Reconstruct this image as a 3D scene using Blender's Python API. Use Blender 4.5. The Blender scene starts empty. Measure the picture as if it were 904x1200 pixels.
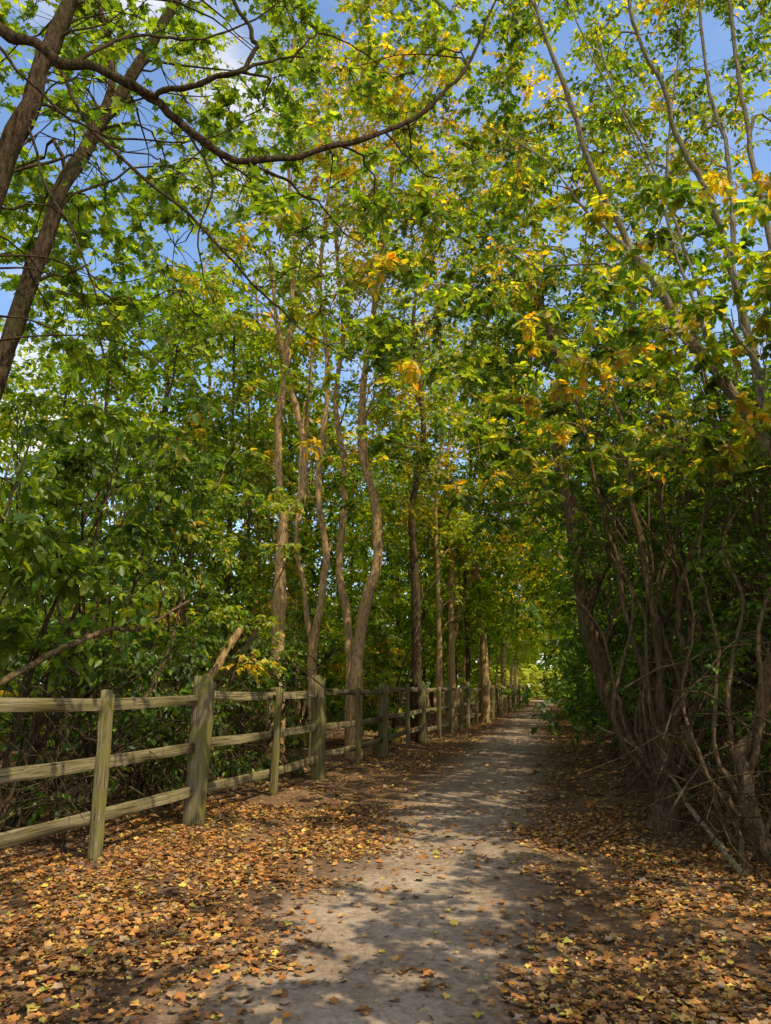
import bpy, math, random
import numpy as np
from mathutils import Vector
rng = np.random.default_rng(11)
RD = random.Random(5)
scene = bpy.context.scene
col = scene.collection
scene.view_settings.view_transform = 'Standard'
scene.view_settings.look = 'None'
scene.view_settings.exposure = 0

# ------------------------------------------------------------------ camera
PITCH = math.radians(13.0)
CP, SP = math.cos(PITCH), math.sin(PITCH)
CAMH = 1.4
cam = bpy.data.cameras.new('camera')
camo = bpy.data.objects.new('camera', cam)
col.objects.link(camo)
camo.location = (0, 0, CAMH)
camo.rotation_euler = (math.radians(90) + PITCH, 0, 0)
cam.sensor_width = 36
cam.lens = 26.6
cam.clip_end = 1000
scene.camera = camo
EL = math.radians(55); AZ = math.radians(138)      # sun: elevation, azimuth clockwise from +Y


def P(px, py, Y):
    u = (px - 452) / 887.0
    v = (600 - py) / 887.0
    dy = CP - v * SP
    dz = SP + v * CP
    t = Y / dy
    return np.array([u * t, Y, CAMH + dz * t])


def pc(y):
    y = np.asarray(y, float)
    b = np.where(y > 70, (y - 70) ** 2 * .012, 0)
    return -0.9 + .195 * y + .0004 * np.minimum(y, 70) ** 2 + np.where(y > 70, (y - 70) * .02, 0) - b


def half(y):
    return np.clip(.98 + .01 * np.asarray(y, float), .9, 1.35)


def fx(y):
    return -4.04 + .252 * y


def sstep(a, b, x):
    t = np.clip((x - a) / (b - a), 0, 1)
    return t * t * (3 - 2 * t)


def hgt(x, y):
    x = np.asarray(x, float); y = np.asarray(y, float)
    dx = x - pc(y)
    d = np.abs(dx)
    e = sstep(half(y) + .12, half(y) + 1.5, d)
    n = (np.sin(x * 2.1 + y * .7) + np.sin(y * 1.7 - x * .9 + 2) + np.sin(x * 4.3 + 1) * .5 + np.sin(y * 3.9 + x * 1.3) * .5)
    h = e * (.05 + .022 * n)
    h = h + sstep(1.7, 5.0, dx) * .3
    return h


def nrm(a):
    return a / (np.linalg.norm(a, axis=-1, keepdims=True) + 1e-9)


# ------------------------------------------------------------------ object helpers
def link(o, parent=None):
    col.objects.link(o)
    if parent is not None:
        o.parent = parent
    return o


def raw_mesh(name, V, loops, starts, mat, smooth=True, tint=None):
    me = bpy.data.meshes.new(name)
    V = np.asarray(V, np.float32)
    me.vertices.add(len(V)); me.vertices.foreach_set('co', V.ravel())
    me.loops.add(len(loops)); me.loops.foreach_set('vertex_index', np.asarray(loops, np.int32))
    me.polygons.add(len(starts)); me.polygons.foreach_set('loop_start', np.asarray(starts, np.int32))
    me.update(calc_edges=True)
    if smooth:
        me.polygons.foreach_set('use_smooth', np.ones(len(starts), bool))
    if tint is not None:
        a = me.attributes.new('tint', 'FLOAT_COLOR', 'POINT')
        c = np.ones((len(V), 4), np.float32); c[:, :3] = tint
        a.data.foreach_set('color', c.ravel())
    me.materials.append(mat)
    return me


def quad_mesh(name, V, F, mat, smooth=True, tint=None):
    F = np.asarray(F, np.int32)
    return raw_mesh(name, V, F.ravel(), np.arange(len(F)) * F.shape[1], mat, smooth, tint)


def tag(o, label, cat, group=None, kind=None):
    if label: o['label'] = label
    if cat: o['category'] = cat
    if group: o['group'] = group
    if kind: o['kind'] = kind
    return o


def thing(name, label, cat, loc=(0, 0, 0), rz=0, group=None):
    o = bpy.data.objects.new(name, None)
    o.empty_display_size = .2
    link(o)
    o.location = tuple(float(v) for v in loc); o.rotation_euler = (0, 0, rz)
    return tag(o, label, cat, group)


def dup(root, loc, rz, sc, label=None, group=None):
    r = root.copy(); col.objects.link(r)
    r.location = loc; r.rotation_euler = (0, 0, rz); r.scale = sc
    if label: r['label'] = label
    if group: r['group'] = group
    for ch in list(root.children):
        c = ch.copy(); col.objects.link(c); c.parent = r
    return r


class Tube:
    def __init__(s):
        s.v = []; s.f = []; s.n = 0

    def add(s, pts, rad, k=6, rough=0.0):
        pts = np.asarray(pts, float); rad = np.asarray(rad, float); n = len(pts)
        T = nrm(np.gradient(pts, axis=0))
        ref = np.array([0, 0, 1.]) if abs(T[0, 2]) < .9 else np.array([1., 0, 0])
        N = np.cross(T[0], ref); N /= np.linalg.norm(N)
        Ns = [N]
        for i in range(1, n):
            N = N - T[i] * N.dot(T[i]); N = N / (np.linalg.norm(N) + 1e-9); Ns.append(N)
        Ns = np.array(Ns); B = np.cross(T, Ns)
        a = np.arange(k) * 2 * np.pi / k
        R = np.repeat(rad[:, None], k, 1)
        if rough:
            lob = 1 + rough * np.sin(a * 2 + rng.uniform(0, 6)) + rough * .8 * np.sin(a * 3 + rng.uniform(0, 6))
            R = R * lob[None] * (1 + rough * .6 * rng.normal(size=(n, k)))
        ring = pts[:, None] + R[..., None] * (np.cos(a)[None, :, None] * Ns[:, None] + np.sin(a)[None, :, None] * B[:, None])
        s.v.append(ring.reshape(-1, 3))
        i = (np.arange(n - 1) * k)[:, None]; j = np.arange(k)[None]; j2 = (j + 1) % k
        s.f.append(np.stack([i + j, i + j2, i + k + j2, i + k + j], -1).reshape(-1, 4) + s.n)
        s.n += n * k

    def build(s, name, mat, parent=None, origin=(0, 0, 0)):
        V = np.concatenate(s.v) - np.asarray(origin); F = np.concatenate(s.f)
        return link(bpy.data.objects.new(name, quad_mesh(name, V, F, mat)), parent)


def tmpl(h):       # h: right-hand outline from base to tip (x, y); mirrored
    n = len(h)
    vs = [(x, y) for x, y in h] + [(-x, y) for x, y in h[1:-1][::-1]]
    vs = np.array(vs, float)
    z = np.abs(vs[:, 0]) * .3 - vs[:, 1] ** 2 * .18
    V = np.column_stack([vs, z])
    m = len(V)
    return V, [list(range(0, n)), [n - 1] + list(range(n, m)) + [0]]


OVATE = tmpl([(0, 0), (.2, .15), (.31, .42), (.2, .75), (0, 1)])
RHOMB = tmpl([(0, 0), (.34, .42), (0, 1)])
MAPLE = tmpl([(0, 0), (.2, -.04), (.5, .12), (.3, .3), (.58, .66), (.2, .62), (0, 1)])
CRUMP = tmpl([(0, 0), (.34, .05), (.3, .3), (.46, .62), (.2, .68), (0, .95)])


class Leaves:
    def __init__(s):
        s.p = []; s.d = []; s.n = []; s.s = []; s.c = []

    def add(s, p, d, n, sz, c):
        s.p.append(p); s.d.append(d); s.n.append(n); s.s.append(sz); s.c.append(c)

    def build(s, name, mat, parent=None, origin=(0, 0, 0), T=OVATE):
        p = np.concatenate(s.p) - np.asarray(origin); d = nrm(np.concatenate(s.d)); n = np.concatenate(s.n)
        sz = np.concatenate(s.s); c = np.concatenate(s.c)
        side = nrm(np.cross(d, n)); n = np.cross(side, d)
        tv, tf = T; m = len(tv)
        V = p[:, None] + sz[:, None, None] * (tv[None, :, :1] * side[:, None] + tv[None, :, 1:2] * d[:, None] + tv[None, :, 2:3] * n[:, None])
        L = np.concatenate([np.array(f) for f in tf]); st = np.cumsum([0] + [len(f) for f in tf[:-1]])
        N = len(p)
        loops = (np.arange(N)[:, None] * m + L[None]).ravel()
        starts = (np.arange(N)[:, None] * len(L) + st[None]).ravel()
        me = raw_mesh(name, V.reshape(-1, 3), loops, starts, mat, False, np.repeat(c, m, 0))
        return link(bpy.data.objects.new(name, me), parent)


# ------------------------------------------------------------------ materials
def newmat(name):
    m = bpy.data.materials.new(name); m.use_nodes = True
    nt = m.node_tree; nt.nodes.clear()
    out = nt.nodes.new('ShaderNodeOutputMaterial')
    return m, nt, out


def nd(nt, t, **kw):
    n = nt.nodes.new(t)
    for k, v in kw.items():
        setattr(n, k, v)
    return n


def ramp(nt, stops):
    r = nd(nt, 'ShaderNodeValToRGB')
    e = r.color_ramp.elements
    while len(e) < len(stops): e.new(.5)
    for el, (p, c) in zip(e, stops):
        el.position = p; el.color = (*c, 1)
    return r


def leaf_mat(name, trans=.53, boost=(2.35, 2.0, .5), gloss=.025, rough=.45):
    m, nt, out = newmat(name); L = nt.links.new
    at = nd(nt, 'ShaderNodeAttribute', attribute_name='tint')
    src = at.outputs['Color']
    df = nd(nt, 'ShaderNodeBsdfDiffuse'); L(src, df.inputs[0])
    mu = nd(nt, 'ShaderNodeMix', data_type='RGBA', blend_type='MULTIPLY'); mu.inputs[0].default_value = 1
    mu.inputs[7].default_value = (*boost, 1); L(src, mu.inputs[6])
    tr = nd(nt, 'ShaderNodeBsdfTranslucent'); L(mu.outputs[2], tr.inputs[0])
    mx = nd(nt, 'ShaderNodeMixShader'); mx.inputs[0].default_value = trans
    L(df.outputs[0], mx.inputs[1]); L(tr.outputs[0], mx.inputs[2])
    last = mx.outputs[0]
    if gloss:
        gl = nd(nt, 'ShaderNodeBsdfGlossy'); gl.inputs['Roughness'].default_value = rough
        m2 = nd(nt, 'ShaderNodeMixShader'); m2.inputs[0].default_value = gloss
        L(last, m2.inputs[1]); L(gl.outputs[0], m2.inputs[2]); last = m2.outputs[0]
    L(last, out.inputs[0])
    return m


def bark_mat(name, dark, light, algae, am=.5, scale=1.0):
    m, nt, out = newmat(name); L = nt.links.new
    tc = nd(nt, 'ShaderNodeTexCoord')
    mp = nd(nt, 'ShaderNodeMapping'); mp.inputs['Scale'].default_value = (14 * scale, 14 * scale, 4 * scale)
    L(tc.outputs['Object'], mp.inputs[0])
    n1 = nd(nt, 'ShaderNodeTexNoise'); n1.inputs['Scale'].default_value = 2.2; n1.inputs['Detail'].default_value = 4; n1.inputs['Roughness'].default_value = .68
    L(mp.outputs[0], n1.inputs[0])
    r1 = ramp(nt, [(.36, dark), (.64, light)]); L(n1.outputs[0], r1.inputs[0])
    n2 = nd(nt, 'ShaderNodeTexNoise'); n2.inputs['Scale'].default_value = 1.9; n2.inputs['Detail'].default_value = 2
    L(tc.outputs['Object'], n2.inputs[0])
    r2 = ramp(nt, [(.42, (0, 0, 0)), (.66, (am, am, am))]); L(n2.outputs[0], r2.inputs[0])
    mx = nd(nt, 'ShaderNodeMix', data_type='RGBA'); L(r2.outputs[0], mx.inputs[0]); L(r1.outputs[0], mx.inputs[6]); mx.inputs[7].default_value = (*algae, 1)
    pr = nd(nt, 'ShaderNodeBsdfDiffuse'); pr.inputs['Roughness'].default_value = .6
    L(mx.outputs[2], pr.inputs[0])
    bp = nd(nt, 'ShaderNodeBump'); bp.inputs['Strength'].default_value = 1; bp.inputs['Distance'].default_value = .05
    L(n1.outputs[0], bp.inputs['Height']); L(bp.outputs[0], pr.inputs['Normal']); L(pr.outputs[0], out.inputs[0])
    return m


def wood_mat(name, axis, moss):
    m, nt, out = newmat(name); L = nt.links.new
    tc = nd(nt, 'ShaderNodeTexCoord'); oi = nd(nt, 'ShaderNodeObjectInfo')
    ad = nd(nt, 'ShaderNodeVectorMath', operation='ADD')
    sc = nd(nt, 'ShaderNodeVectorMath', operation='SCALE'); sc.inputs[3].default_value = 37
    cb = nd(nt, 'ShaderNodeCombineXYZ')
    for i in range(3): L(oi.outputs['Random'], cb.inputs[i])
    L(cb.outputs[0], sc.inputs[0]); L(tc.outputs['Object'], ad.inputs[0]); L(sc.outputs[0], ad.inputs[1])
    mp = nd(nt, 'ShaderNodeMapping'); s = [60, 60, 60]; s[axis] = 1.8; mp.inputs['Scale'].default_value = s
    L(ad.outputs[0], mp.inputs[0])
    n1 = nd(nt, 'ShaderNodeTexNoise'); n1.inputs['Scale'].default_value = 1; n1.inputs['Detail'].default_value = 5; n1.inputs['Roughness'].default_value = .75
    L(mp.outputs[0], n1.inputs[0])
    r1 = ramp(nt, [(.36, (.03, .021, .012)), (.48, (.17, .128, .07)), (.7, (.39, .305, .175))]); L(n1.outputs[0], r1.inputs[0])
    n2 = nd(nt, 'ShaderNodeTexNoise'); n2.inputs['Scale'].default_value = 4.5; n2.inputs['Detail'].default_value = 7; n2.inputs['Roughness'].default_value = .75
    L(ad.outputs[0], n2.inputs[0])
    r2 = ramp(nt, [(.4, (0, 0, 0)), (.6, (moss, moss, moss))]); L(n2.outputs[0], r2.inputs[0])
    mx = nd(nt, 'ShaderNodeMix', data_type='RGBA'); L(r2.outputs[0], mx.inputs[0]); L(r1.outputs[0], mx.inputs[6]); mx.inputs[7].default_value = (.17, .155, .028, 1)
    pr = nd(nt, 'ShaderNodeBsdfDiffuse'); pr.inputs['Roughness'].default_value = .5
    L(mx.outputs[2], pr.inputs[0])
    bp = nd(nt, 'ShaderNodeBump'); bp.inputs['Strength'].default_value = .9; bp.inputs['Distance'].default_value = .01
    L(n1.outputs[0], bp.inputs['Height']); L(bp.outputs[0], pr.inputs['Normal']); L(pr.outputs[0], out.inputs[0])
    return m


SOIL = [(.3, (.07, .042, .023)), (.5, (.15, .09, .046)), (.7, (.24, .148, .073))]
DIRT = [(.3, (.185, .128, .08)), (.5, (.285, .21, .138)), (.72, (.4, .312, .215))]


def soil_mat(name, edge):
    m, nt, out = newmat(name); L = nt.links.new
    tc = nd(nt, 'ShaderNodeTexCoord')
    n1 = nd(nt, 'ShaderNodeTexNoise'); n1.inputs['Scale'].default_value = 1.3; n1.inputs['Detail'].default_value = 6; n1.inputs['Roughness'].default_value = .7
    L(tc.outputs['Object'], n1.inputs[0])
    r1 = ramp(nt, SOIL); L(n1.outputs[0], r1.inputs[0])
    base = r1.outputs[0]
    if edge:
        rd = ramp(nt, DIRT); L(n1.outputs[0], rd.inputs[0])
        at = nd(nt, 'ShaderNodeAttribute', attribute_name='tint')
        n3 = nd(nt, 'ShaderNodeTexNoise'); n3.inputs['Scale'].default_value = 5; n3.inputs['Detail'].default_value = 5; n3.inputs['Roughness'].default_value = .75
        L(tc.outputs['Object'], n3.inputs[0])
        a = nd(nt, 'ShaderNodeMath', operation='ADD'); L(at.outputs['Fac'], a.inputs[0]); L(n3.outputs[0], a.inputs[1])
        r3 = ramp(nt, [(.34, (0, 0, 0)), (.78, (1, 1, 1))])
        h = nd(nt, 'ShaderNodeMath', operation='MULTIPLY'); h.inputs[1].default_value = .5; L(a.outputs[0], h.inputs[0]); L(h.outputs[0], r3.inputs[0])
        mm = nd(nt, 'ShaderNodeMix', data_type='RGBA'); L(r3.outputs[0], mm.inputs[0]); L(r1.outputs[0], mm.inputs[6]); L(rd.outputs[0], mm.inputs[7])
        base = mm.outputs[2]
    n2 = nd(nt, 'ShaderNodeTexNoise'); n2.inputs['Scale'].default_value = 22; n2.inputs['Detail'].default_value = 5; n2.inputs['Roughness'].default_value = .72
    L(tc.outputs['Object'], n2.inputs[0])
    r2 = ramp(nt, [(.3, (.55, .53, .51)), (.7, (1.25, 1.23, 1.2))]); L(n2.outputs[0], r2.inputs[0])
    mu = nd(nt, 'ShaderNodeMix', data_type='RGBA', blend_type='MULTIPLY'); mu.inputs[0].default_value = 1
    L(base, mu.inputs[6]); L(r2.outputs[0], mu.inputs[7])
    pr = nd(nt, 'ShaderNodeBsdfDiffuse'); pr.inputs['Roughness'].default_value = .7
    L(mu.outputs[2], pr.inputs[0])
    bp = nd(nt, 'ShaderNodeBump'); bp.inputs['Strength'].default_value = .8; bp.inputs['Distance'].default_value = .02
    L(n2.outputs[0], bp.inputs['Height']); L(bp.outputs[0], pr.inputs['Normal']); L(pr.outputs[0], out.inputs[0])
    return m


M_leaf = leaf_mat('leaf_green')
M_far = leaf_mat('leaf_far', gloss=0, trans=.56)
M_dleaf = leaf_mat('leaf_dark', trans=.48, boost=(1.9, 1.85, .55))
M_litter = leaf_mat('leaf_litter', trans=.12, boost=(1, 1, 1), gloss=.02, rough=.5)
M_bark = bark_mat('bark_tan', (.25, .135, .052), (.72, .46, .2), (.3, .23, .06), .3)
M_bark_dark = bark_mat('bark_dark', (.035, .022, .012), (.14, .092, .05), (.08, .073, .022), .45)
M_bark_grey = bark_mat('bark_grey', (.1, .074, .044), (.4, .31, .19), (.19, .18, .05), .6)
M_dead = bark_mat('dead_wood', (.055, .034, .018), (.23, .145, .074), (.11, .09, .03), .4)
M_post = wood_mat('post_wood', 2, .8)
M_rail = wood_mat('rail_wood', 0, .45)
M_path = soil_mat('path_dirt', True)
M_ground = soil_mat('woodland_soil', False)

# ------------------------------------------------------------------ ground and path
xs = np.concatenate([np.arange(-160, -14, 10), np.arange(-14, 22, .25), np.arange(22, 170, 10)])
ys = np.concatenate([np.arange(-40, -2, 5), np.arange(-2, 40, .25), np.arange(40, 100, 1.0), np.arange(100, 300, 10)])
X, Y = np.meshgrid(xs, ys)
Z = hgt(X, Y)
nx, ny = len(xs), len(ys)
i = (np.arange(ny - 1) * nx)[:, None]; j = np.arange(nx - 1)[None]
F = np.stack([i + j, i + j + 1, i + nx + j + 1, i + nx + j], -1).reshape(-1, 4)
g = link(bpy.data.objects.new('ground', quad_mesh('ground', np.column_stack([X.ravel(), Y.ravel(), Z.ravel()]), F, M_ground)))
tag(g, 'dark brown woodland soil on both sides of the path', 'ground', kind='structure')

yy = np.concatenate([np.arange(-6, 40, .12), np.arange(40, 100, .6)])
V = []; TC = []
ph = rng.uniform(0, 6, 8)
NT = 13
for t in np.linspace(-1, 1, NT):
    wob = .07 * np.sin(yy * 1.3 + ph[0 if t < 0 else 4]) + .05 * np.sin(yy * 3.1 + ph[1 if t < 0 else 5]) + .03 * np.sin(yy * 7.7 + ph[2 if t < 0 else 6])
    w = half(yy) + .12 + wob * abs(t)
    V.append(np.column_stack([pc(yy) + t * w, yy, .006 + .012 * (1 - t * t) - 0 * yy]))
    TC.append(np.full(len(yy), np.clip((1 - abs(t)) / .68, 0, 1)))
V = np.stack(V, 1).reshape(-1, 3); TC = np.stack(TC, 1).reshape(-1, 1)
i = (np.arange(len(yy) - 1) * NT)[:, None]; j = np.arange(NT - 1)[None]
F = np.stack([i + j, i + j + 1, i + NT + j + 1, i + NT + j], -1).reshape(-1, 4)
p = link(bpy.data.objects.new('path', quad_mesh('path', V, F, M_path, True, TC)))
tag(p, 'trodden grey brown dirt path dappled with sunlight', 'path', kind='structure')

# ------------------------------------------------------------------ leaf litter
PAL_LIT = (np.array([(.4, .165, .036), (.48, .25, .066), (.58, .4, .065), (.25, .11, .034), (.12, .063, .028), (.32, .21, .115), (.3, .3, .05)]),
           np.array([.26, .18, .06, .24, .2, .1, .01]))


def pick(pal, n):
    cs, w = pal
    k = rng.choice(len(cs), n, p=w / w.sum())
    return cs[k] * rng.uniform(.75, 1.25, (n, 1)) * rng.uniform(.92, 1.08, (n, 3))


def litter(name, y0, y1, n, size, T, label):
    y = rng.uniform(y0, y1, n)
    x = pc(y) + rng.uniform(-6, 5.0, n)
    d = np.abs(x - pc(y)) - half(y)
    clump = .5 + .5 * np.sin(x * 2.3 + np.sin(y * 1.1) * 2) * np.sin(y * 1.9 + x)
    clump = np.clip(clump + .35 * np.sin(x * 5.1 + y * 2.7) * np.sin(y * 4.3 - x * 3.1), 0, 1)
    wv = .3 * np.sin(y * 1.9 + x * .3) + .2 * np.sin(y * 4.7 + x * 2)
    dens = .024 + .26 * sstep(-.95, -.1, d + wv) * clump + .72 * sstep(-.5, .8, d + wv) * (.15 + .85 * clump)
    dens *= np.where(x < fx(y) - .6, .35, 1)
    k = rng.uniform(size=n) < dens
    x, y = x[k], y[k]; m = len(x)
    a = rng.uniform(0, 2 * np.pi, m)
    dv = np.column_stack([np.cos(a), np.sin(a), rng.normal(0, .16, m)])
    nv = np.column_stack([rng.normal(0, .27, (m, 2)), np.ones(m)])
    z = np.maximum(hgt(x, y), .02) + rng.uniform(.003, .015, m)
    sz = (.35 + 1.1 * rng.uniform(0, 1, m) ** 2.0) * size
    L = Leaves(); L.add(np.column_stack([x, y, z]), dv, nv, sz, pick(PAL_LIT, m))
    tag(L.build(name, M_litter, None, T=T), label, 'leaf litter', kind='stuff')


litter('leaf_litter', 3, 9.5, 200000, .047, CRUMP, 'orange and brown fallen leaves covering both verges of the near path')
litter('leaf_litter', 9.5, 60, 150000, .075, RHOMB, 'brown fallen leaves along both verges of the far path')


# ------------------------------------------------------------------ fence
def plank(name, length, w, h, mat, parent, n=9, jit=.006, ch=.014, slope=0.0, axis=0, bend=0.0):
    """box lofted along an axis from 0 to length with chamfered, worn edges; axis 0: x, 2: z."""
    sec = np.array([(-w / 2 + ch, -h / 2), (w / 2 - ch, -h / 2), (w / 2, -h / 2 + ch), (w / 2, h / 2 - ch), (w / 2 - ch, h / 2), (-w / 2 + ch, h / 2), (-w / 2, h / 2 - ch), (-w / 2, -h / 2 + ch)])
    V = []
    for q in range(n):
        t = q / (n - 1)
        s = sec * (1 + rng.normal(0, jit * 2.0)) + rng.normal(0, jit, (8, 2))
        b = bend * math.sin(math.pi * t)
        along = np.full(8, length * t)
        if q == n - 1: along = along + slope * (sec[:, 0] / w) + rng.normal(0, .006, 8)
        if axis == 0: V.append(np.column_stack([along, s[:, 0], s[:, 1] + b]))
        else: V.append(np.column_stack([s[:, 0] + b, s[:, 1], along]))
    V = np.concatenate(V)
    loops = []; st = []
    for q in range(n - 1):
        for k in range(8):
            st.append(len(loops)); loops += [q * 8 + k, q * 8 + (k + 1) % 8, q * 8 + 8 + (k + 1) % 8, q * 8 + 8 + k]
    st.append(len(loops)); loops += list(range(7, -1, -1))
    st.append(len(loops)); loops += [(n - 1) * 8 + k for k in range(8)]
    return link(bpy.data.objects.new(name, raw_mesh(name, V, loops, st, mat, False)), parent)


FA = math.atan2(1, .252)        # heading of the fence in the xy plane
fy = [4.75, 6.54, 8.24, 10.14, 12.0]
while fy[-1] < 56: fy.append(fy[-1] + RD.uniform(1.8, 1.98))
f0 = np.array([fx(fy[0]), fy[0], 0])
fence = thing('wooden_fence', 'weathered post and rail fence with three rails along left of path', 'fence', f0, FA)


def floc(y):            # distance along the fence
    return (y - fy[0]) / math.sin(FA)


for q, y in enumerate(fy):
    s = floc(y); gz = float(hgt(fx(y), y))
    if q % 2 == 0:
        o = plank('post', 1.56 + RD.uniform(-.05, .04), .18, .17, M_post, fence, 11, .004, .008, slope=-.09, axis=2)
        o.location = (s, 0, gz - .1)
    else:
        o = plank('post', 1.42 + RD.uniform(-.05, .05), .11, .075, M_post, fence, 11, .003, .006, slope=-.03, axis=2)
        o.location = (s, -.066, gz - .08)
    o.rotation_euler = (RD.uniform(-.03, .03), RD.uniform(-.025, .035), RD.uniform(-.1, .1))
for q in range(0, len(fy) - 2, 2):
    s0, s1 = floc(fy[q]) + .07, floc(fy[q + 2]) - .07
    for hz in (1.31, .79, .36):
        o = plank('rail', s1 - s0, .034, .098, M_rail, fence, 13, .0018, .002, bend=RD.uniform(-.03, .01))
        o.location = (s0, .0, hz + RD.uniform(-.03, .03)); o.rotation_euler = (RD.uniform(-.06, .06), RD.uniform(-.012, .012), 0)


# ------------------------------------------------------------------ trees
def pal(*a):
    return (np.array([c for c, _ in a]), np.array([w for _, w in a]))


GREEN = pal(((.065, .125, .012), .28), ((.12, .2, .018), .44), ((.22, .29, .022), .28))
YG = pal(((.1, .18, .015), .32), ((.2, .275, .022), .42), ((.35, .35, .03), .2), ((.47, .35, .03), .06))
YEL = pal(((.22, .26, .025), .3), ((.42, .36, .035), .42), ((.52, .31, .03), .28))
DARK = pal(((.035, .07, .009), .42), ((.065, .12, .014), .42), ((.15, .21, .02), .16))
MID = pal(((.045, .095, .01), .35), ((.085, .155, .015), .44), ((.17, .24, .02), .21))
PALE = pal(((.3, .36, .07), .4), ((.42, .42, .1), .4), ((.24, .32, .04), .2))  # pale leaf tints standing in for sunlight at the path's far end


def smooth(pts, per=6, wob=0.0):
    pts = np.asarray(pts, float)
    if len(pts) < 3: per = max(per, 4)
    q = np.vstack([2 * pts[0] - pts[1], pts, 2 * pts[-1] - pts[-2]])
    out = []
    for a in range(len(pts) - 1):
        p0, p1, p2, p3 = q[a:a + 4]
        for t in np.arange(per) / per:
            out.append(.5 * (2 * p1 + (p2 - p0) * t + (2 * p0 - 5 * p1 + 4 * p2 - p3) * t * t + (3 * p1 - p0 - 3 * p2 + p3) * t ** 3))
    out.append(pts[-1]); out = np.array(out)
    if wob:
        w = rng.normal(0, wob, out.shape); w[0] = 0
        w = (w + np.roll(w, 1, 0) + np.roll(w, -1, 0)) / 2
        out = out + w
    return out


class TreeB:
    def __init__(s):
        s.t = Tube(); s.l = Leaves(); s.S = []; s.R = []; s.T = []

    def stem(s, pts, r0, r1, k=8, rough=.08, flare=0, wob=.016, attach=True):
        c = smooth(pts, 6, wob)
        n = len(c); t = np.linspace(0, 1, n)
        r = r0 + (r1 - r0) * t
        r = r * (1 + .07 * np.sin(t * n * .9 + rng.uniform(0, 6)) + .05 * np.sin(t * n * 2.1 + rng.uniform(0, 6)))
        if flare: r = r * (1 + flare * np.exp(-t * n / 2.0))
        s.t.add(c, r, k, rough)
        if attach:
            s.S.append(c); s.R.append(r); s.T.append(nrm(np.gradient(c, axis=0)))
        return c

    def blob(s, c, r, pl, K=9, Ln=10, size=.1, twigs=True, branch=True, flat=.65, droop=.35):
        c = np.asarray(c, float)
        if pl is YG:                       # some sprays are turning gold, some are still deep green
            z = rng.uniform()
            pl = YEL if z < .1 else MID if z < .34 else YG
        if branch and s.S:
            S = np.concatenate(s.S); Rr = np.concatenate(s.R); T = np.concatenate(s.T)
            v = c - S; d = np.linalg.norm(v, axis=1); hd = np.linalg.norm(v[:, :2], axis=1)
            cost = d + 1.5 * np.maximum(0, S[:, 2] - c[2] + .3 * hd) + rng.uniform(0, .25, len(S)) + .01 / (Rr + .004)
            k = int(np.argmin(cost)); ln = d[k]
            if ln > .15:
                a = S[k]; b = a + T[k] * ln * .35 + v[k] * .25 + np.array([0, 0, .08 * ln]) + rng.normal(0, .08 * ln, 3)
                t = np.linspace(0, 1, 8)[:, None]
                pts = (1 - t) ** 2 * a + 2 * t * (1 - t) * b + t * t * c
                pts[1:-1] += rng.normal(0, .022 * ln, (6, 3))
                br = min(.6 * Rr[k], .005 + .0065 * ln)
                rr = np.linspace(br, .004, 8)
                s.t.add(pts, rr, 4)
                s.S.append(pts[2:]); s.R.append(rr[2:]); s.T.append(nrm(np.gradient(pts, axis=0))[2:])
        u = nrm(rng.normal(size=(K, 3))) * (rng.uniform(.35, 1, (K, 1)) ** .6) * np.array([r, r, r * flat])
        tb = nrm(u)
        sd = nrm(np.cross(tb, np.array([0, 0, 1.]) + rng.normal(0, .1, (K, 3))))
        t = np.linspace(.2, 1, Ln)[None, :, None] + rng.uniform(-.05, .05, (K, Ln, 1))
        pos = c + u[:, None] * t - np.array([0, 0, .18 * r]) * t ** 2
        sg = np.where(np.arange(Ln) % 2 == 0, 1, -1)[None, :, None]
        dv = tb[:, None] * .55 + sd[:, None] * sg * .8 + np.array([0, 0, -droop]) + rng.normal(0, .3, (K, Ln, 3))
        nv = np.array([0, 0, 1.]) + rng.normal(0, .5, (K, Ln, 3))
        N = K * Ln
        cc = pick(pl, N) * rng.uniform(.75, 1.25)
        s.l.add(pos.reshape(-1, 3), dv.reshape(-1, 3), nv.reshape(-1, 3), size * rng.uniform(.6, 1.25, N), cc)
        if twigs:
            for q in range(K):
                e = c + u[q]
                s.t.add(np.array([c, c + u[q] * .5 - [0, 0, .03 * r], e - [0, 0, .18 * r]]), [.005, .0035, .002], 3)

    def grow(s, cs, r, pl, **kw):                # blobs nearest the stems first, so branches fork outwards
        S = np.concatenate(s.S)
        for c in sorted(cs, key=lambda c: np.min(np.linalg.norm(S - c, axis=1))):
            s.blob(c, rng.uniform(*r), pl, **kw)

    def field(s, px0, px1, py0, py1, Y0, Y1, n, r, pl, **kw):
        m = 0; tries = 0; cs = []
        while m < n and tries < n * 6:
            tries += 1
            c = P(rng.uniform(px0, px1), rng.uniform(py0, py1), rng.uniform(Y0, Y1))
            dx = abs(c[0] - float(pc(c[1])))
            if c[2] < .5: continue
            if c[2] < 2.9 and dx < float(half(c[1])) + .8: continue
            if np.linalg.norm(c - [0, 0, CAMH]) < 2.9: continue
            cs.append(c); m += 1
        s.grow(cs, r, pl, **kw)

    def finish(s, name, label, cat, base, bark, leaf, T=OVATE, group=None, trunk='trunk', crown='crown'):
        base = np.asarray(base, float)
        o = thing(name, label, cat, base, 0, group)
        s.t.build(trunk, bark, o, base)
        if s.l.p: s.l.build(crown, leaf, o, base, T)
        return o


def gbase(px, Y, dx=0):
    x = (px - 452) / 887. * Y / (CP + .06) + dx
    return np.array([x, Y, float(hgt(x, Y)) - .08])


def PL(lst, Y):
    return [P(a[0], a[1], a[2] if len(a) > 2 else Y) for a in lst]


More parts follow.
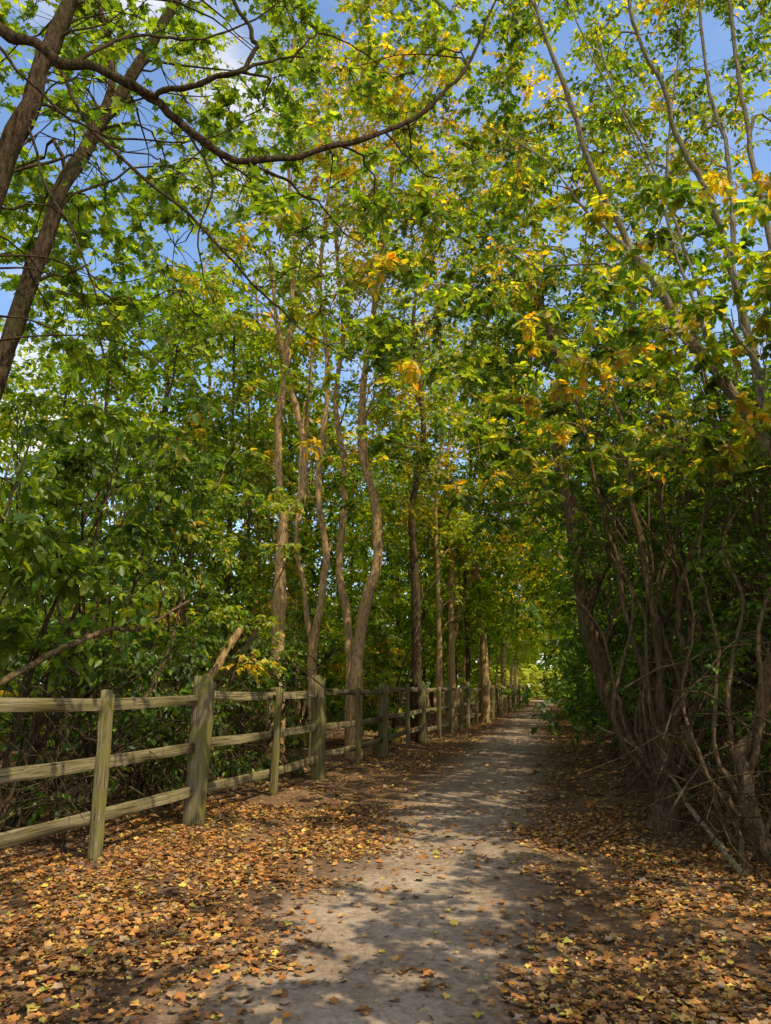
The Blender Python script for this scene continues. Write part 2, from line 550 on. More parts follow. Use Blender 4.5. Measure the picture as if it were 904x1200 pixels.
# --- left of the path, behind the fence
t = TreeB(); b = gbase(325, 14)
t.stem([b] + PL([(327, 740), (329, 670), (333, 610)], 14), .13, .1, flare=.5)
t.stem(PL([(333, 612), (326, 540), (331, 470), (338, 400), (346, 300), (338, 180), (345, 40)], 14), .085, .025)
t.stem(PL([(333, 612), (355, 575), (355, 520), (341, 450), (325, 380), (316, 290), (300, 180)], 14), .085, .02)
t.field(200, 400, 40, 400, 12.5, 18, 88, (.5, .95), YG, size=.1, K=10)
t.field(200, 380, 440, 640, 15.5, 18, 24, (.5, .8), YG, size=.1)
t.finish('maple_tree', 'tan forked twin stem tree with wavy right stem behind the fence', 'tree', b, M_bark, M_leaf, OVATE)

t = TreeB(); b = gbase(370, 15)
t.stem([b] + PL([(367, 760), (382, 660), (373, 560), (385, 440), (376, 330), (386, 190), (380, 40)], 15), .1, .02, flare=.4)
t.stem(PL([(369, 775), (358, 700), (349, 640), (352, 560), (358, 470)], 15), .06, .02)
t.field(320, 460, 40, 400, 13.5, 18, 62, (.5, .9), YG, size=.1, K=10)
t.field(300, 440, 440, 680, 16.5, 19, 20, (.5, .8), YG, size=.1)
t.finish('maple_tree', 'slim tan tree with thin second stem, just right of the forked tree', 'tree', b, M_bark, M_leaf, OVATE)

t = TreeB(); b = gbase(412, 16.5)
t.stem([b] + PL([(408, 740), (397, 660), (404, 560), (393, 470), (402, 380), (392, 250), (410, 80)], 16.5), .11, .025, flare=.4)
t.field(370, 530, 60, 340, 13, 18, 60, (.5, .95), YEL, size=.1, K=10)
t.field(380, 480, 300, 600, 17.5, 20, 30, (.5, .9), YG, size=.11)
t.finish('maple_tree', 'straight brown tree with yellowing crown, third trunk along behind the fence', 'tree', b, M_bark, M_leaf, OVATE)

t = TreeB(); b = gbase(416, 15.2)
t.stem([b] + PL([(425, 730), (443, 660), (441, 590), (424, 520), (428, 440), (441, 340), (460, 200), (455, 60)], 15.2), .12, .025, flare=.4)
t.field(440, 640, 240, 440, 11, 16, 56, (.5, .9), GREEN, size=.1, K=10)
t.field(420, 660, -20, 260, 10, 16, 88, (.5, .95), YG, size=.1, K=10)
t.finish('maple_tree', 'tan trunk bowing to the right low down, green crown reaching over the path', 'tree', b, M_bark, M_leaf, MAPLE)

t = TreeB(); b = gbase(490, 20)
t.stem([b] + PL([(488, 720), (484, 600), (496, 500), (484, 380), (500, 250), (490, 120)], 20), .15, .025, flare=.4)
t.field(430, 590, 420, 700, 20.5, 25, 44, (.7, 1.1), YG, size=.14)
t.field(440, 560, 300, 640, 17.6, 19.6, 40, (.5, .8), YG, size=.12)
t.field(430, 640, 160, 420, 18, 25, 54, (.7, 1.2), YG, size=.14)
t.finish('woodland_tree', 'stout dark trunk behind the middle of the fence', 'tree', b, M_dead, M_leaf, RHOMB)

for nm, pxs, Yb, r, lab, bk, plt in (
        ('woodland_tree', [(514, 700), (511, 600), (520, 480), (512, 350)], 24, .1, 'narrow brown trunk just right of the stout dark trunk', M_bark, YG),
        ('woodland_tree', [(529, 720), (531, 640), (524, 540), (540, 420)], 26, .11, 'slender upright tree with pale yellow crown beside far fence', M_bark, YEL),
        ('woodland_tree', [(548, 740), (545, 660), (552, 560), (545, 430)], 29, .1, 'dark thin trunk behind the last near fence posts', M_bark_dark, YG),
        ('woodland_tree', [(567, 750), (560, 665), (566, 560), (575, 440)], 31, .17, 'sunlit pale trunk at the far end of the fence', M_bark, YG),
        ('woodland_tree', [(590, 740), (594, 650), (588, 540)], 40, .15, 'small distant tree at left where the path narrows', M_bark, GREEN)):
    t = TreeB(); b = gbase(pxs[0][0] + 2, Yb)
    t.stem([b] + PL(pxs, Yb), r, .04, flare=.3)
    t.field(pxs[-1][0] - 70, pxs[-1][0] + 85, 380, 640, Yb - 1, Yb + 4, 46, (.8, 1.4), plt, size=.18, twigs=False)
    t.field(pxs[-1][0] - 50, pxs[-1][0] + 55, 620, 770, Yb + .5, Yb + 4, 16, (.7, 1.1), GREEN, size=.16, twigs=False)
    t.finish(nm, lab, 'tree', b, bk, M_far, RHOMB)

# --- near leaning trees, upper left
t = TreeB(); b = np.array([-4.5, 5.9, 0])
t.stem([b, P(-95, 700, 6), P(-40, 540, 6), P(0, 430, 6.1), P(50, 290, 6.2), P(98, 180, 6.3), P(147, 105, 6.4), P(205, 5, 6.6), P(270, -120, 7)], .115, .04, flare=.3, k=10)
t.stem([P(100, 180, 6.3), P(130, 90, 6.6), P(120, 0, 6.9), P(140, -90, 7.2)], .045, .03)
t.field(-40, 360, -60, 300, 6.8, 12, 60, (.4, .75), GREEN, size=.1, K=8)
t.field(0, 220, 200, 430, 7.2, 12, 28, (.35, .65), GREEN, size=.1, K=8)
t.finish('leaning_tree', 'dark trunk leaning right across the upper left sky', 'tree', b, M_bark_dark, M_leaf, MAPLE)

t = TreeB(); b = np.array([-4.2, 4.3, 0])
t.stem([b, P(-260, 700, 4.6), P(-100, 420, 4.8), P(-30, 285, 4.9), P(30, 140, 5), P(62, 50, 5.1), P(95, -60, 5.3), P(130, -200, 5.6)], .105, .045, flare=.3, k=10)
t.stem([P(-100, 400, 4.8), P(-90, 150, 4.6), P(-40, 30, 4.4), P(20, 45, 4.4), P(80, 74, 4.4), P(150, 97, 4.5), P(220, 150, 4.6), P(290, 191, 4.7), P(365, 180, 4.9), P(450, 155, 5.1), P(520, 112, 5.3), P(562, 55, 5.5), P(585, -30, 5.7)], .045, .009, k=8)
t.stem([P(150, 97, 4.5), P(180, 110, 4.5), P(235, 100, 4.5), P(300, 76, 4.6), P(358, 68, 4.8)], .026, .006)
t.stem([P(235, 100, 4.5), P(290, 75, 4.6), P(298, 40, 4.6), P(275, 5, 4.6), P(262, -50, 4.6)], .02, .012)
t.stem([P(290, 191, 4.7), P(340, 215, 4.8), P(380, 250, 4.9), P(425, 290, 5.1)], .013, .003)
t.stem([P(62, 60, 5.1), P(110, 150, 5), P(200, 235, 5), P(290, 320, 5.1), P(350, 385, 5.3), P(420, 425, 5.5)], .016, .003)
t.stem([P(340, 70, 4.8), P(375, 40, 4.9), P(420, 60, 5.0), P(470, 100, 5.2)], .009, .003)
t.stem([P(30, 140, 5), P(70, 250, 4.9), P(120, 350, 4.9), P(200, 430, 5)], .013, .003)
t.stem([P(450, 155, 5.1), P(480, 190, 5.1), P(520, 215, 5.2), P(560, 208, 5.3)], .008, .002)
t.stem([P(-20, 40, 4.4), P(60, 120, 4.3), P(130, 160, 4.4), P(220, 165, 4.5), P(300, 140, 4.6)], .011, .003)
t.stem([P(80, 74, 4.4), P(160, 40, 4.6), P(240, 50, 4.8), P(330, 10, 5.0), P(400, -30, 5.2)], .014, .004)
t.stem([P(220, 150, 4.6), P(250, 220, 4.7), P(230, 300, 4.8), P(260, 370, 5.0)], .01, .003)
t.field(20, 520, 0, 420, 4.8, 6.5, 60, (.25, .5), GREEN, size=.07, K=6, Ln=2)        # bare drooping twigs
t.field(-60, 330, -80, 130, 5, 7.5, 20, (.3, .55), GREEN, size=.085, K=6, Ln=8)
t.field(120, 460, 150, 430, 5, 8, 14, (.3, .5), GREEN, size=.085, K=6, Ln=8)
t.finish('leaning_tree', 'nearest tree at top left with long bare limb arching over the path', 'tree', b, M_bark_dark, M_leaf, MAPLE)

# --- right-hand side
t = TreeB(); b = np.array([4.3, 6.6, float(hgt(4.3, 6.6)) - .08])
t.stem([b, P(975, 800, 6.7), P(955, 650, 6.9), P(900, 522, 7), P(850, 452, 7.1), P(800, 385, 7.2), P(748, 300, 7.3), P(698, 210, 7.5), P(666, 105, 7.7), P(622, 0, 8), P(590, -110, 8.3)], .085, .014, flare=.3, k=10, wob=.03)
t.stem([P(742, 300, 7.3), P(705, 260, 7.4), P(690, 250, 7.6), P(640, 190, 7.9), P(560, 140, 8.3)], .022, .005)
t.stem([P(800, 385, 7.2), P(760, 380, 7.3), P(720, 330, 7.6), P(640, 290, 8)], .02, .005)
t.stem([P(850, 452, 7.1), P(800, 330, 7.4), P(760, 180, 7.8), P(690, 60, 8.2), P(640, -40, 8.5)], .024, .006, wob=.025)
t.field(540, 810, -40, 360, 7.8, 13, 100, (.4, .8), YG, size=.092, K=9)
t.finish('leaning_tree', 'brown trunk slanting left from the right edge over the path', 'tree', b, M_bark_grey, M_leaf)

t = TreeB(); b = np.array([4.9, 7.4, float(hgt(4.9, 7.4)) - .08])
t.stem([b, P(935, 700, 7.6), P(900, 540, 7.7), P(885, 420, 7.8), P(850, 285, 7.9), P(812, 185, 8), P(768, 85, 8.2), P(735, 0, 8.4), P(715, -90, 8.6)], .065, .018, flare=.3, wob=.03)
t.stem([P(885, 420, 7.8), P(860, 330, 7.9), P(856, 200, 8.2), P(830, 90, 8.5), P(815, -40, 8.7)], .035, .018)
t.stem([P(900, 540, 7.7), P(925, 380, 7.8), P(897, 260, 8), P(880, 160, 8.2), P(862, 60, 8.4), P(850, -60, 8.6)], .045, .02)
t.stem([P(850, 285, 7.9), P(790, 250, 8), P(740, 160, 8.2), P(700, 40, 8.5)], .018, .007)
t.stem([P(885, 420, 7.8), P(820, 340, 8), P(780, 200, 8.3), P(800, 60, 8.7), P(780, -60, 9)], .022, .008, wob=.025)
t.field(680, 960, -60, 320, 8.8, 14, 122, (.45, .85), YG, size=.092, K=9)
t.field(700, 950, 300, 600, 9.5, 14, 80, (.45, .75), GREEN, size=.092, K=9)
t.finish('woodland_tree', 'cluster of pale grey stems fanning up at the upper right', 'tree', b, M_bark_grey, M_leaf)

t = TreeB(); b = np.array([P(738, 905, 11.7)[0], 11.0, .02])
t.stem([b] + PL([(724, 830), (702, 770), (686, 715), (676, 640), (664, 580), (652, 515), (655, 430), (630, 340)], 11.0), .14, .05, flare=.4, k=10, rough=.1)
t.stem(PL([(688, 715), (720, 640), (740, 560), (760, 470)], 11.0), .06, .02)
t.stem(PL([(702, 770), (726, 700), (722, 620), (700, 540), (705, 450)], 11.0), .05, .02)
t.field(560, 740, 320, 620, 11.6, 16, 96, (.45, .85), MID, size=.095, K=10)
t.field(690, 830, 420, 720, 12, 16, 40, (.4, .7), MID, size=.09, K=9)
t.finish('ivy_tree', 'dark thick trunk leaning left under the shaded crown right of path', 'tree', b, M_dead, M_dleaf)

t = TreeB(); b = np.array([2.72, 7.9, float(hgt(2.72, 7.9)) - .05])
t.stem([b, P(782, 910, 7.9), P(776, 850, 7.95)], .13, .085, flare=.35, k=12, rough=.16)
t.stem([P(778, 900, 7.9), P(772, 800, 8), P(762, 700, 8.1), P(746, 600, 8.3), P(735, 520, 8.4), P(702, 440, 8.6), P(655, 385, 9)], .05, .01)
t.stem([P(785, 900, 7.9), P(800, 800, 8), P(797, 700, 8.1), P(830, 600, 8.2), P(862, 530, 8.4), P(905, 470, 8.6)], .045, .015)
t.stem([P(780, 880, 7.9), P(745, 760, 8.1), P(722, 655, 8.2), P(702, 570, 8.3), P(676, 470, 8.5), P(640, 440, 8.8)], .035, .008)
t.stem([P(790, 890, 7.9), P(835, 780, 8), P(872, 690, 8.1), P(915, 620, 8.2)], .045, .02)
t.stem([P(782, 880, 7.9), P(765, 780, 8.4), P(790, 680, 8.6), P(770, 560, 8.8), P(790, 450, 9), P(830, 360, 9.3)], .035, .01)
t.stem([P(790, 930, 7.8), P(745, 870, 7.7), P(720, 800, 7.7), P(705, 740, 7.8), P(670, 690, 8)], .022, .005)
t.stem([P(785, 900, 7.9), P(760, 820, 7.8), P(755, 720, 7.9), P(725, 640, 8), P(715, 540, 8.2), P(690, 500, 8.4)], .02, .005)
t.stem([P(790, 900, 7.9), P(815, 820, 7.8), P(812, 740, 7.9), P(850, 660, 8), P(845, 560, 8.2), P(870, 480, 8.4)], .022, .006)
for q in range(13):
    x0 = RD.uniform(755, 835); dxx = RD.uniform(-170, 60); sw = RD.uniform(-40, 40)
    t.stem([P(x0 * .4 + 785 * .6, 935, 7.9), P(x0 + dxx * .1 + sw, 840, 7.9 + RD.uniform(-.2, .5)), P(x0 + dxx * .45 - sw * .4, 700, 8.2), P(x0 + dxx * .8 + sw * .6, 590, 8.4), P(x0 + dxx * 1.5, 500 + RD.uniform(-60, 40), 8.7)], RD.uniform(.016, .03), .005)
t.field(655, 900, 480, 830, 8.3, 11, 90, (.3, .55), MID, size=.075, K=8)
t.field(640, 800, 380, 540, 8.5, 11, 26, (.3, .55), YG, size=.075, K=8)
t.finish('multi_stem_tree', 'thick stump with many wavy stems on right verge near the path', 'tree', b, M_dead, M_leaf)

t = TreeB(); b = np.array([2.95, 6.3, float(hgt(2.95, 6.3)) - .05])
t.stem([b, P(868, 910, 6.3), P(885, 850, 6.3), P(912, 770, 6.3), P(960, 660, 6.4), P(1000, 480, 6.6), P(990, 260, 7)], .065, .03, flare=.5, k=10, rough=.12, wob=.02)
t.stem([P(868, 930, 6.3), P(850, 820, 6.4), P(870, 720, 6.5), P(850, 640, 6.6), P(880, 560, 6.7)], .025, .008)
t.stem([P(866, 940, 6.3), P(835, 850, 6.4), P(842, 760, 6.5), P(820, 660, 6.7), P(835, 560, 6.9)], .022, .006)
t.stem([P(872, 930, 6.3), P(895, 830, 6.2), P(890, 740, 6.3), P(925, 640, 6.4)], .03, .012)
t.stem([P(866, 960, 6.3), P(825, 900, 6.4), P(800, 820, 6.6), P(815, 720, 6.9), P(790, 640, 7.1)], .02, .006)
t.field(820, 1040, 500, 900, 6.5, 9, 64, (.3, .55), MID, size=.07, K=8)
t.field(900, 1100, 0, 500, 6.5, 9, 14, (.4, .8), YG, size=.09, K=8)
t.finish('multi_stem_tree', 'slender stems leaning out of view at the right edge beside dead branches', 'tree', b, M_dead, M_leaf)

# --- trees added out of view around the viewer; crowns shaped to dapple the path
GN = 'trees added out of view near the viewer to dapple the path'
labN = 'leafy tree added out of view beside the viewer to dapple the near path'
hx, hy = math.sin(AZ) / math.tan(EL), math.cos(AZ) / math.tan(EL)
bases = [np.array(v, float) for v in ((4.3, -.4, 0), (5.8, 2.6, 0), (2.8, -3.4, 0), (6.6, 5.4, 0), (.4, -5.2, 0))]
boughs = [[] for _ in bases]
for q in range(1130):
    if q < 680: gx, gy = rng.uniform(-3.6, 3.2), rng.uniform(2.8, 12.0)
    else:
        gy = rng.uniform(3.2, 9.5); gx = float(pc(gy)) + rng.uniform(-1.5, 1.7)
    z = rng.uniform(3.4, 5.6)
    c = np.array([gx + hx * z, gy + hy * z, z])  # set up-sun of a ground spot so its shade falls there
    if rng.uniform() > .85 - .028 * gy * (gx < -.8) - .15 * (gy > 8): continue
    dep = c[1] * CP + (z - CAMH) * SP
    if dep > 0 and np.linalg.norm(c - [0, 0, CAMH]) < 6.8 and abs(c[0]) / dep < .62 and abs((z - CAMH) * CP - c[1] * SP) / dep < .8: continue
    boughs[int(np.argmin([np.linalg.norm(c[:2] - v[:2]) for v in bases]))].append(c)
for v, cs in zip(bases, boughs):
    t = TreeB(); v = v + [0, 0, float(hgt(v[0], v[1])) - .08]
    t.stem([v, v + [RD.uniform(-.2, .2), .1, 2.2], v + [RD.uniform(-.5, .1), .3, 4.6], v + [RD.uniform(-.6, .2), .4, 7.6]], .11, .025, flare=.4)
    t.stem([v + [0, .05, 1.4], v + [-.5, .5, 3.4], v + [-1.0, 1.0, 5.6]], .06, .02)
    t.grow(cs, (.14, .3), YG, K=5, Ln=7, size=.095)
    t.finish('woodland_tree', labN, 'tree', v, M_bark, M_leaf, OVATE, GN)


# --- shrubs behind the fence on the left
def shrub(px, py, Y, spread, zr, nst, nb, plt, label, size=.1, T=OVATE, leaf=None, bark=None, r=(.35, .65), name='shrub'):
    c = P(px, py, Y); b = np.array([c[0], Y, float(hgt(c[0], Y)) - .05])
    t = TreeB()
    for q in range(nst):
        a = rng.uniform(0, 6.28); rr = spread * rng.uniform(.3, 1)
        top = np.array([b[0] + rr * math.cos(a), b[1] + rr * math.sin(a) * .7, rng.uniform(zr[0] + .4 * (zr[1] - zr[0]), zr[1])])
        mid = b * .5 + top * .5 + np.array([rng.normal(0, .15), rng.normal(0, .15), .2])
        t.stem([b + np.array([rng.normal(0, .08), rng.normal(0, .08), 0]), mid, top], rng.uniform(.02, .04), .006, k=5)
    for q in range(nb):
        a = rng.uniform(0, 6.28); rr = spread * math.sqrt(rng.uniform())
        cc = np.array([b[0] + rr * math.cos(a), b[1] + rr * math.sin(a) * .7, rng.uniform(*zr)])
        if cc[0] > fx(cc[1]) - .5 and px < 600: cc[0] = fx(cc[1]) - .5 - rng.uniform(0, .4)
        t.blob(cc, rng.uniform(*r), plt, size=size * rng.uniform(.85, 1.15), K=9, Ln=9, droop=.6)
    return t.finish(name, label, 'shrub', b, bark or M_bark_dark, leaf or M_leaf, T, trunk='stems', crown='foliage')


shrub(20, 650, 7.2, 1.5, (1.7, 4.3), 9, 36, GREEN, 'tall leafy shrub with drooping leaves at left edge behind the fence', size=.12)
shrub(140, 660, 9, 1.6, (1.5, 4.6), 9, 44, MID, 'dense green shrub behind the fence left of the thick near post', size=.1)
shrub(230, 690, 11.5, 1.6, (.9, 4.4), 9, 46, YG, 'green shrub behind the thick near fence post', size=.09)
shrub(90, 560, 13, 2.4, (1.2, 7.0), 9, 78, GREEN, 'tall bushy thicket tree rising behind the left shrubs', size=.105)
shrub(210, 520, 17, 2.6, (1.2, 8.5), 9, 80, YG, 'tall light green thicket tree left of the forked tree', size=.115)
shrub(270, 700, 16, 1.8, (.5, 3.6), 8, 42, GREEN, 'dark low shrub left of the forked tree', size=.105)
shrub(455, 740, 19, 1.5, (.3, 3.6), 8, 42, YG, 'sunlit bright green shrub between the bowed trunk and stout dark trunk', size=.115)
shrub(350, 740, 18, 1.7, (.3, 3.4), 8, 44, YG, 'mid green shrub behind the forked tree and slim tree', size=.115)
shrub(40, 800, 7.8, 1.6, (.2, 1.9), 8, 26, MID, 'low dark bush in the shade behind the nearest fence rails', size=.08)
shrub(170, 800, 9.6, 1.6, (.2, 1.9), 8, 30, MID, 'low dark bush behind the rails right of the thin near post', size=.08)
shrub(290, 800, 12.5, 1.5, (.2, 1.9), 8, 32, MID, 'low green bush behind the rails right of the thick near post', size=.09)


# --- background trees: prototypes copied through the wood
def generic(h, n, spread, plt, low, label, group, size=.18, r=(.8, 1.35), leaf=None, bark=None, lean=0., K=9, twigs=False, T=RHOMB, Ln=9):
    t = TreeB(); b = np.zeros(3)
    top = np.array([lean * h, rng.normal(0, .5), h])
    t.stem([b + [0, 0, -.1], [rng.normal(0, .12), rng.normal(0, .12), h * .25], [lean * h * .35 + rng.normal(0, .2), rng.normal(0, .2), h * .55], top], .13, .03, flare=.4)
    t.stem([[0, 0, h * .22], [rng.normal(0, .5), rng.normal(0, .5), h * .5], [lean * h * .7 + rng.normal(0, .8), rng.normal(0, .8), h * .85]], .07, .02)
    for q in range(n):
        z = low + (h - low + .6) * rng.uniform() ** .85
        w = spread * (1 - .5 * (z / h) ** 2)
        a = rng.uniform(0, 6.28); rr = w * math.sqrt(rng.uniform())
        t.blob([lean * z * z / h + rr * math.cos(a), rr * math.sin(a), z], rng.uniform(*r), plt, size=size, K=K, Ln=Ln, twigs=twigs)
    return t.finish('woodland_tree', label, 'tree', b, bark or M_bark_dark, leaf or M_far, T, group)


GL = 'trees deep in the wood behind the fence'
GR = 'trees crowding the right side of the far path'
GP = 'trees lining the fence side of the far path'
GE = 'trees at the far end of the path'
labL = 'slim leafy tree deep in the wood well behind the fence'
labR = 'shaded leafy tree in the dark wood right of the far path'
labP = 'leafy tree right behind the far stretch of fence'
labE = 'leafy tree standing across the far end of the path'
pA = generic(11, 52, 2.5, GREEN, 1.4, labL, GL)
pB = generic(13, 54, 2.7, YG, 2.0, labL, GL, bark=M_bark)
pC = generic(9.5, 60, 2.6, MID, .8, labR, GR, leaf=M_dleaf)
pD = generic(11, 66, 2.9, YG, 2.6, labP, GP, bark=M_bark, lean=.36)     # leans towards local +x
used = set()


def place(pr, x, y, label, group, rz=None):
    s = RD.uniform(.85, 1.2); rz = RD.uniform(0, 6.28) if rz is None else rz; z = float(hgt(x, y))
    sc = (s, s, s * RD.uniform(.9, 1.1))
    if pr.name not in used:
        used.add(pr.name); pr.location = (x, y, z); pr.rotation_euler = (0, 0, rz); pr.scale = sc
        pr['label'] = label; pr['group'] = group
    else:
        dup(pr, (x, y, z), rz, sc, label, group)


for q in range(22):
    y = 19 + 45 * (q / 22.) + RD.uniform(-1, 1)
    x = fx(y) - RD.uniform(3.5, 6 + y * .42)
    place(RD.choice([pA, pB]), x, y, labL, GL)
for x, y in ((-7, 18), (-9.5, 21), (-12, 25), (-6, 24), (-15, 28), (-10, 30), (-4.5, 21), (-18, 34), (-3.2, 25),
             (-1.5, 33), (.5, 38), (2.5, 43), (4.2, 48), (-3, 29), (1, 30), (3.0, 35)):
    place(RD.choice([pA, pB]), x, y, labL, GL)
y = 27
while y < 74:
    place(pD if y > 40 else RD.choice([pD, pB]), float(pc(y)) - float(half(y)) - RD.uniform(1.0, 1.8), y, labP, GP, RD.uniform(-.5, .3))
    y += RD.uniform(3.8, 5.2)
y = 16
while y < 72:
    x = float(pc(y)) + float(half(y))
    if y > 19 and RD.random() < .65: place(pD, x + RD.uniform(1.2, 2.0), y, labR, GR, math.pi + RD.uniform(-.5, .5))
    else: place(pC, x + RD.uniform(1.6, 2.6), y, labR, GR)
    if 18 < y < 40: place(pC, float(pc(y)) + RD.uniform(5, 8), y + 1, labR, GR)
    y += RD.uniform(3.6, 5.0)
for q in range(10):
    place(RD.choice([pA, pB]), 8 + q * 2.0, 93 + RD.uniform(-1, 5), labE, GE)


def generic_shrub(label, group, plt, h, sp, leaf, size=.14, nst=7, nb=34, r=(.4, .75), bark=None, low=.25, sr=.028):
    t = TreeB(); b = np.zeros(3)
    for q in range(nst):
        a = rng.uniform(0, 6.28); rr = sp * rng.uniform(.4, 1)
        t.stem([[.1 * math.cos(a), .1 * math.sin(a), -.05], [.35 * rr * math.cos(a) + rng.normal(0, .1), .35 * rr * math.sin(a), h * .45], [.75 * rr * math.cos(a), .75 * rr * math.sin(a), h * rng.uniform(.75, 1)]], sr * rng.uniform(.6, 1.3), .007, k=5, wob=.03)
    for q in range(nb):
        a = rng.uniform(0, 6.28); rr = sp * math.sqrt(rng.uniform())
        t.blob([rr * math.cos(a), rr * math.sin(a), rng.uniform(low, h)], rng.uniform(*r), plt, size=size, K=8, Ln=9, twigs=False)
    return t.finish('shrub', label, 'shrub', b, bark or M_bark_dark, leaf, RHOMB, group, 'stems', 'foliage')


GS = 'shrubs under the trees behind the fence'; labS = 'leafy undergrowth shrub in the shade behind the fence'
GS2 = 'shrubs along the right of the far path'; labS2 = 'dark undergrowth shrub under the trees right of the path'
GH = 'slender stemmed bushes in the right thicket'; labH = 'slender many stemmed bush with small dark leaves in the right thicket'
labX = 'shrub tinted pale as if sunlit closing the far end of the path'
sA = generic_shrub(labS, GS, YG, 2.8, 1.4, M_far)
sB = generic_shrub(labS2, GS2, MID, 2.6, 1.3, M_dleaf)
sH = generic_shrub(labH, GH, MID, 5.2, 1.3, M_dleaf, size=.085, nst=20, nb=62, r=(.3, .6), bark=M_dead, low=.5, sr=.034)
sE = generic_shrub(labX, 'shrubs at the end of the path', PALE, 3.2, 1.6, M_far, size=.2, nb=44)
for q in range(22):
    y = 15 + q * 2.6
    place(sA, fx(y) - RD.uniform(2.0, 4.0 + y * .3), y, labS, GS)
for x, y in ((-5.6, 15), (-7.4, 17.5), (-9.5, 20), (-4.2, 18.5), (-11.5, 22), (-6, 21), (-13, 26)):
    place(sA, x, y, labS, GS)
for q in range(18):
    y = 14 + q * 3.2
    place(sB, float(pc(y)) + float(half(y)) + RD.uniform(1.3, 2.2), y, labS2, GS2)
for y, dx in ((7.4, 2.4), (10.6, 3.2), (9.2, 2.5), (13.4, 2.0), (13.8, 3.4), (15.2, 1.7), (8.6, 3.7), (17.5, 1.6), (6.2, 3.2), (9.8, 5.0), (12.2, 3.2), (11.4, 2.2)):
    place(sH, float(pc(y)) + float(half(y)) + dx, y, labH, GH)
for q in range(10):
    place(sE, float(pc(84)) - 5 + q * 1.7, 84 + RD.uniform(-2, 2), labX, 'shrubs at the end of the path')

# --- far wood, one mass
L = Leaves(); n = 30000
x = rng.uniform(-80, 90, n); y = rng.uniform(100, 125, n); z = rng.uniform(0, 1, n) ** .95 * (14 + 3 * np.sin(x * .21) + 2 * np.sin(x * .53 + 1)) + .2
L.add(np.column_stack([x, y, z]), rng.normal(0, 1, (n, 3)), np.array([0, -.3, .8]) + rng.normal(0, .5, (n, 3)), rng.uniform(.6, 1.5, n), pick(GREEN, n) * rng.uniform(.7, 1.2, (n, 1)))
tag(L.build('distant_wood', M_far, None, T=RHOMB), 'far off mass of green woodland beyond the end of path', 'wood', kind='stuff')


# --- dead brush behind the fence and in the right thicket
def brush(name, label, mat, n, fpos, zmax, rr):
    t = Tube()
    for q in range(n):
        x, y = fpos()
        z0 = float(hgt(x, y))
        a = rng.uniform(0, 6.28); ln = rng.uniform(.6, 2.0); e = rng.uniform(.05, 1.2)
        zz = z0 + rng.uniform(0, zmax) ** 1.0 * rng.uniform(0, 1)
        d = np.array([math.cos(a) * math.cos(e), math.sin(a) * math.cos(e), math.sin(e)])
        s = np.linspace(-.5, .5, 7)[:, None]
        pts = np.array([x, y, zz + .3]) + d * ln * s + rng.normal(0, .035, (7, 3)) + np.array([0, 0, -.5]) * s * s * ln
        pts[:, 2] = np.maximum(pts[:, 2], z0 + .02)
        t.add(pts, np.linspace(1, .3, 7) * rng.uniform(*rr), 4)
    tag(t.build(name, mat), label, 'brushwood', kind='stuff')


def fl():
    y = rng.uniform(4.4, 13); return fx(y) - .45 - abs(rng.normal(0, 1.0)), y


def fr():
    y = rng.uniform(5.4, 15); return float(pc(y)) + float(half(y)) + 1.05 + abs(rng.normal(0, .8)), y


brush('brushwood', 'tangle of dead brown twigs behind the near fence rails', M_bark_dark, 420, fl, 2.0, (.005, .016))
brush('brushwood', 'tangle of bare twigs and stems in the right hand thicket', M_bark_dark, 640, fr, 2.2, (.004, .013))


# --- fallen and dead branches
def fallen(pts, r0, r1, label, mat=None):
    t = Tube()
    t.add(smooth(pts, 7, .014), np.linspace(r0, r1, (len(pts) - 1) * 7 + 1), 7, .08)
    b = np.asarray(pts[0], float)
    o = t.build('fallen_branch', mat or M_dead, None, b)
    o.location = tuple(float(q) for q in b)
    tag(o, label, 'branch')


fallen([P(700, 850, 10), P(740, 872, 9), P(790, 915, 7.6), P(835, 985, 6.4), P(892, 1045, 5.7)], .014, .026, 'longest pale dead branch sloping down to the lower right corner', M_bark_grey)
fallen([P(745, 925, 8.8), P(790, 925, 7.8), P(830, 900, 7), P(850, 940, 6.5), P(880, 1030, 5.9)], .013, .024, 'hooped dead branch bending down beside the thick stump')
fallen([P(690, 855, 12), P(720, 900, 9.6), P(748, 890, 9), P(765, 930, 8.5)], .018, .013, 'short arched dead branch left of the thick stump')
fallen([P(800, 850, 7.4), P(840, 925, 6.8), P(862, 985, 6.3), P(905, 1000, 5.9)], .024, .014, 'dead branch propped against the stump ending at right edge')
fallen([P(-60, 830, 5.9), P(40, 778, 6.6), P(120, 742, 7.2), P(172, 735, 7.6), P(228, 700, 8.4)], .035, .012, 'brown dead branch rising to the right just above the top rail')
fallen([P(205, 862, 9.4), P(248, 790, 9.5), P(283, 738, 9.6)], .055, .04, 'broken stub of dead trunk sticking up behind the thick near post', M_bark)
fallen([P(110, 960, 8.2), P(150, 850, 8.3), P(200, 760, 8.6), P(215, 690, 9)], .03, .014, 'bare dark stem leaning behind the rails beside the thick near post')

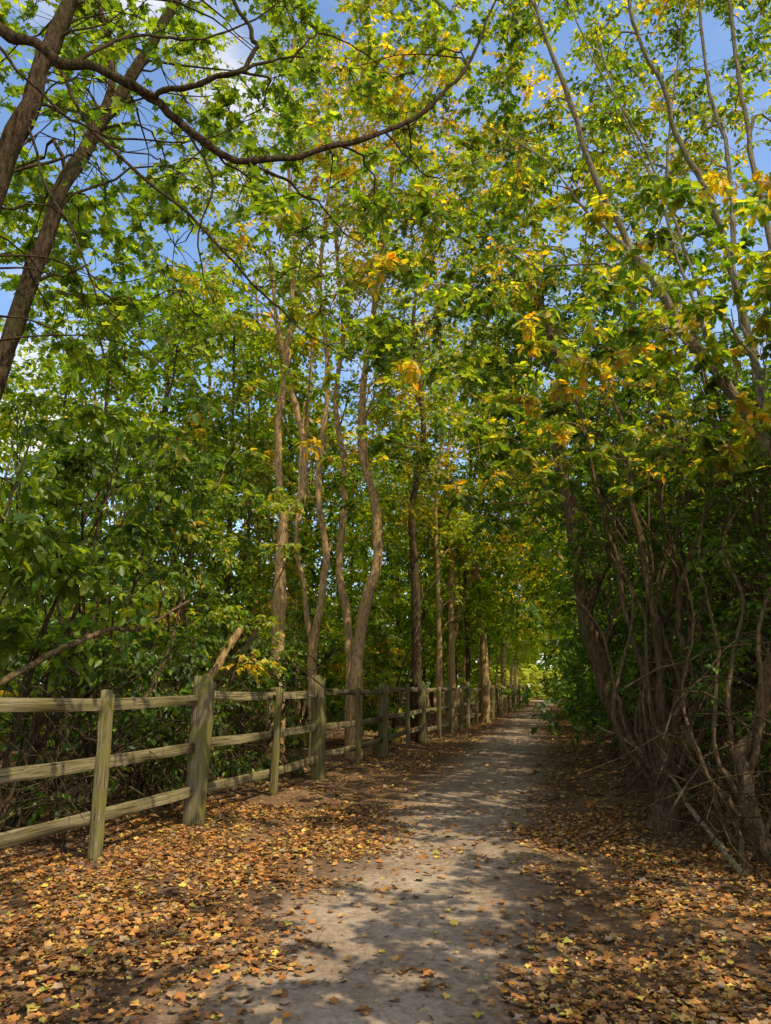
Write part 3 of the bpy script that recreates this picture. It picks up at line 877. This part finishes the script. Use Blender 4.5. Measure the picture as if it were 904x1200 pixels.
# ------------------------------------------------------------------ light
S = Vector((math.sin(AZ) * math.cos(EL), math.cos(AZ) * math.cos(EL), math.sin(EL)))
sun = bpy.data.lights.new('sun', 'SUN'); sun.energy = 5; sun.angle = math.radians(.42); sun.color = (1, .91, .73)
so = bpy.data.objects.new('sun', sun); link(so)
so.rotation_euler = S.to_track_quat('Z', 'Y').to_euler(); so.location = (20, -10, 30)
w = bpy.data.worlds.new('World'); scene.world = w; w.use_nodes = True
nt = w.node_tree; nt.nodes.clear(); LK = nt.links.new
out = nd(nt, 'ShaderNodeOutputWorld'); bg = nd(nt, 'ShaderNodeBackground'); bg.inputs[1].default_value = .15
sk = nd(nt, 'ShaderNodeTexSky', sky_type='NISHITA'); sk.sun_disc = False; sk.sun_elevation = EL; sk.sun_rotation = AZ
tc = nd(nt, 'ShaderNodeTexCoord')
mp = nd(nt, 'ShaderNodeMapping'); mp.inputs['Scale'].default_value = (1, 1, 2.2); mp.inputs['Location'].default_value = (.35, .1, 0)
LK(tc.outputs['Generated'], mp.inputs[0])
nz = nd(nt, 'ShaderNodeTexNoise'); nz.inputs['Scale'].default_value = 2.6; nz.inputs['Detail'].default_value = 7; nz.inputs['Roughness'].default_value = .55
LK(mp.outputs[0], nz.inputs[0])
rp = ramp(nt, [(.46, (0, 0, 0)), (.62, (1, 1, 1))]); LK(nz.outputs[0], rp.inputs[0])
sx = nd(nt, 'ShaderNodeSeparateXYZ'); LK(tc.outputs['Generated'], sx.inputs[0])
mr = nd(nt, 'ShaderNodeMapRange'); mr.inputs[1].default_value = .02; mr.inputs[2].default_value = -.2; mr.inputs[3].default_value = .1; mr.inputs[4].default_value = 1
LK(sx.outputs[0], mr.inputs[0])
mm = nd(nt, 'ShaderNodeMath', operation='MULTIPLY'); LK(rp.outputs[0], mm.inputs[0]); LK(mr.outputs[0], mm.inputs[1])
hs = nd(nt, 'ShaderNodeHueSaturation'); hs.inputs['Saturation'].default_value = 1.08; hs.inputs['Value'].default_value = 1.85; LK(sk.outputs[0], hs.inputs['Color'])
mx = nd(nt, 'ShaderNodeMix', data_type='RGBA'); LK(mm.outputs[0], mx.inputs[0]); LK(hs.outputs[0], mx.inputs[6]); mx.inputs[7].default_value = (7.5, 7.4, 7.4, 1)
LK(mx.outputs[2], bg.inputs[0]); LK(bg.outputs[0], out.inputs[0])
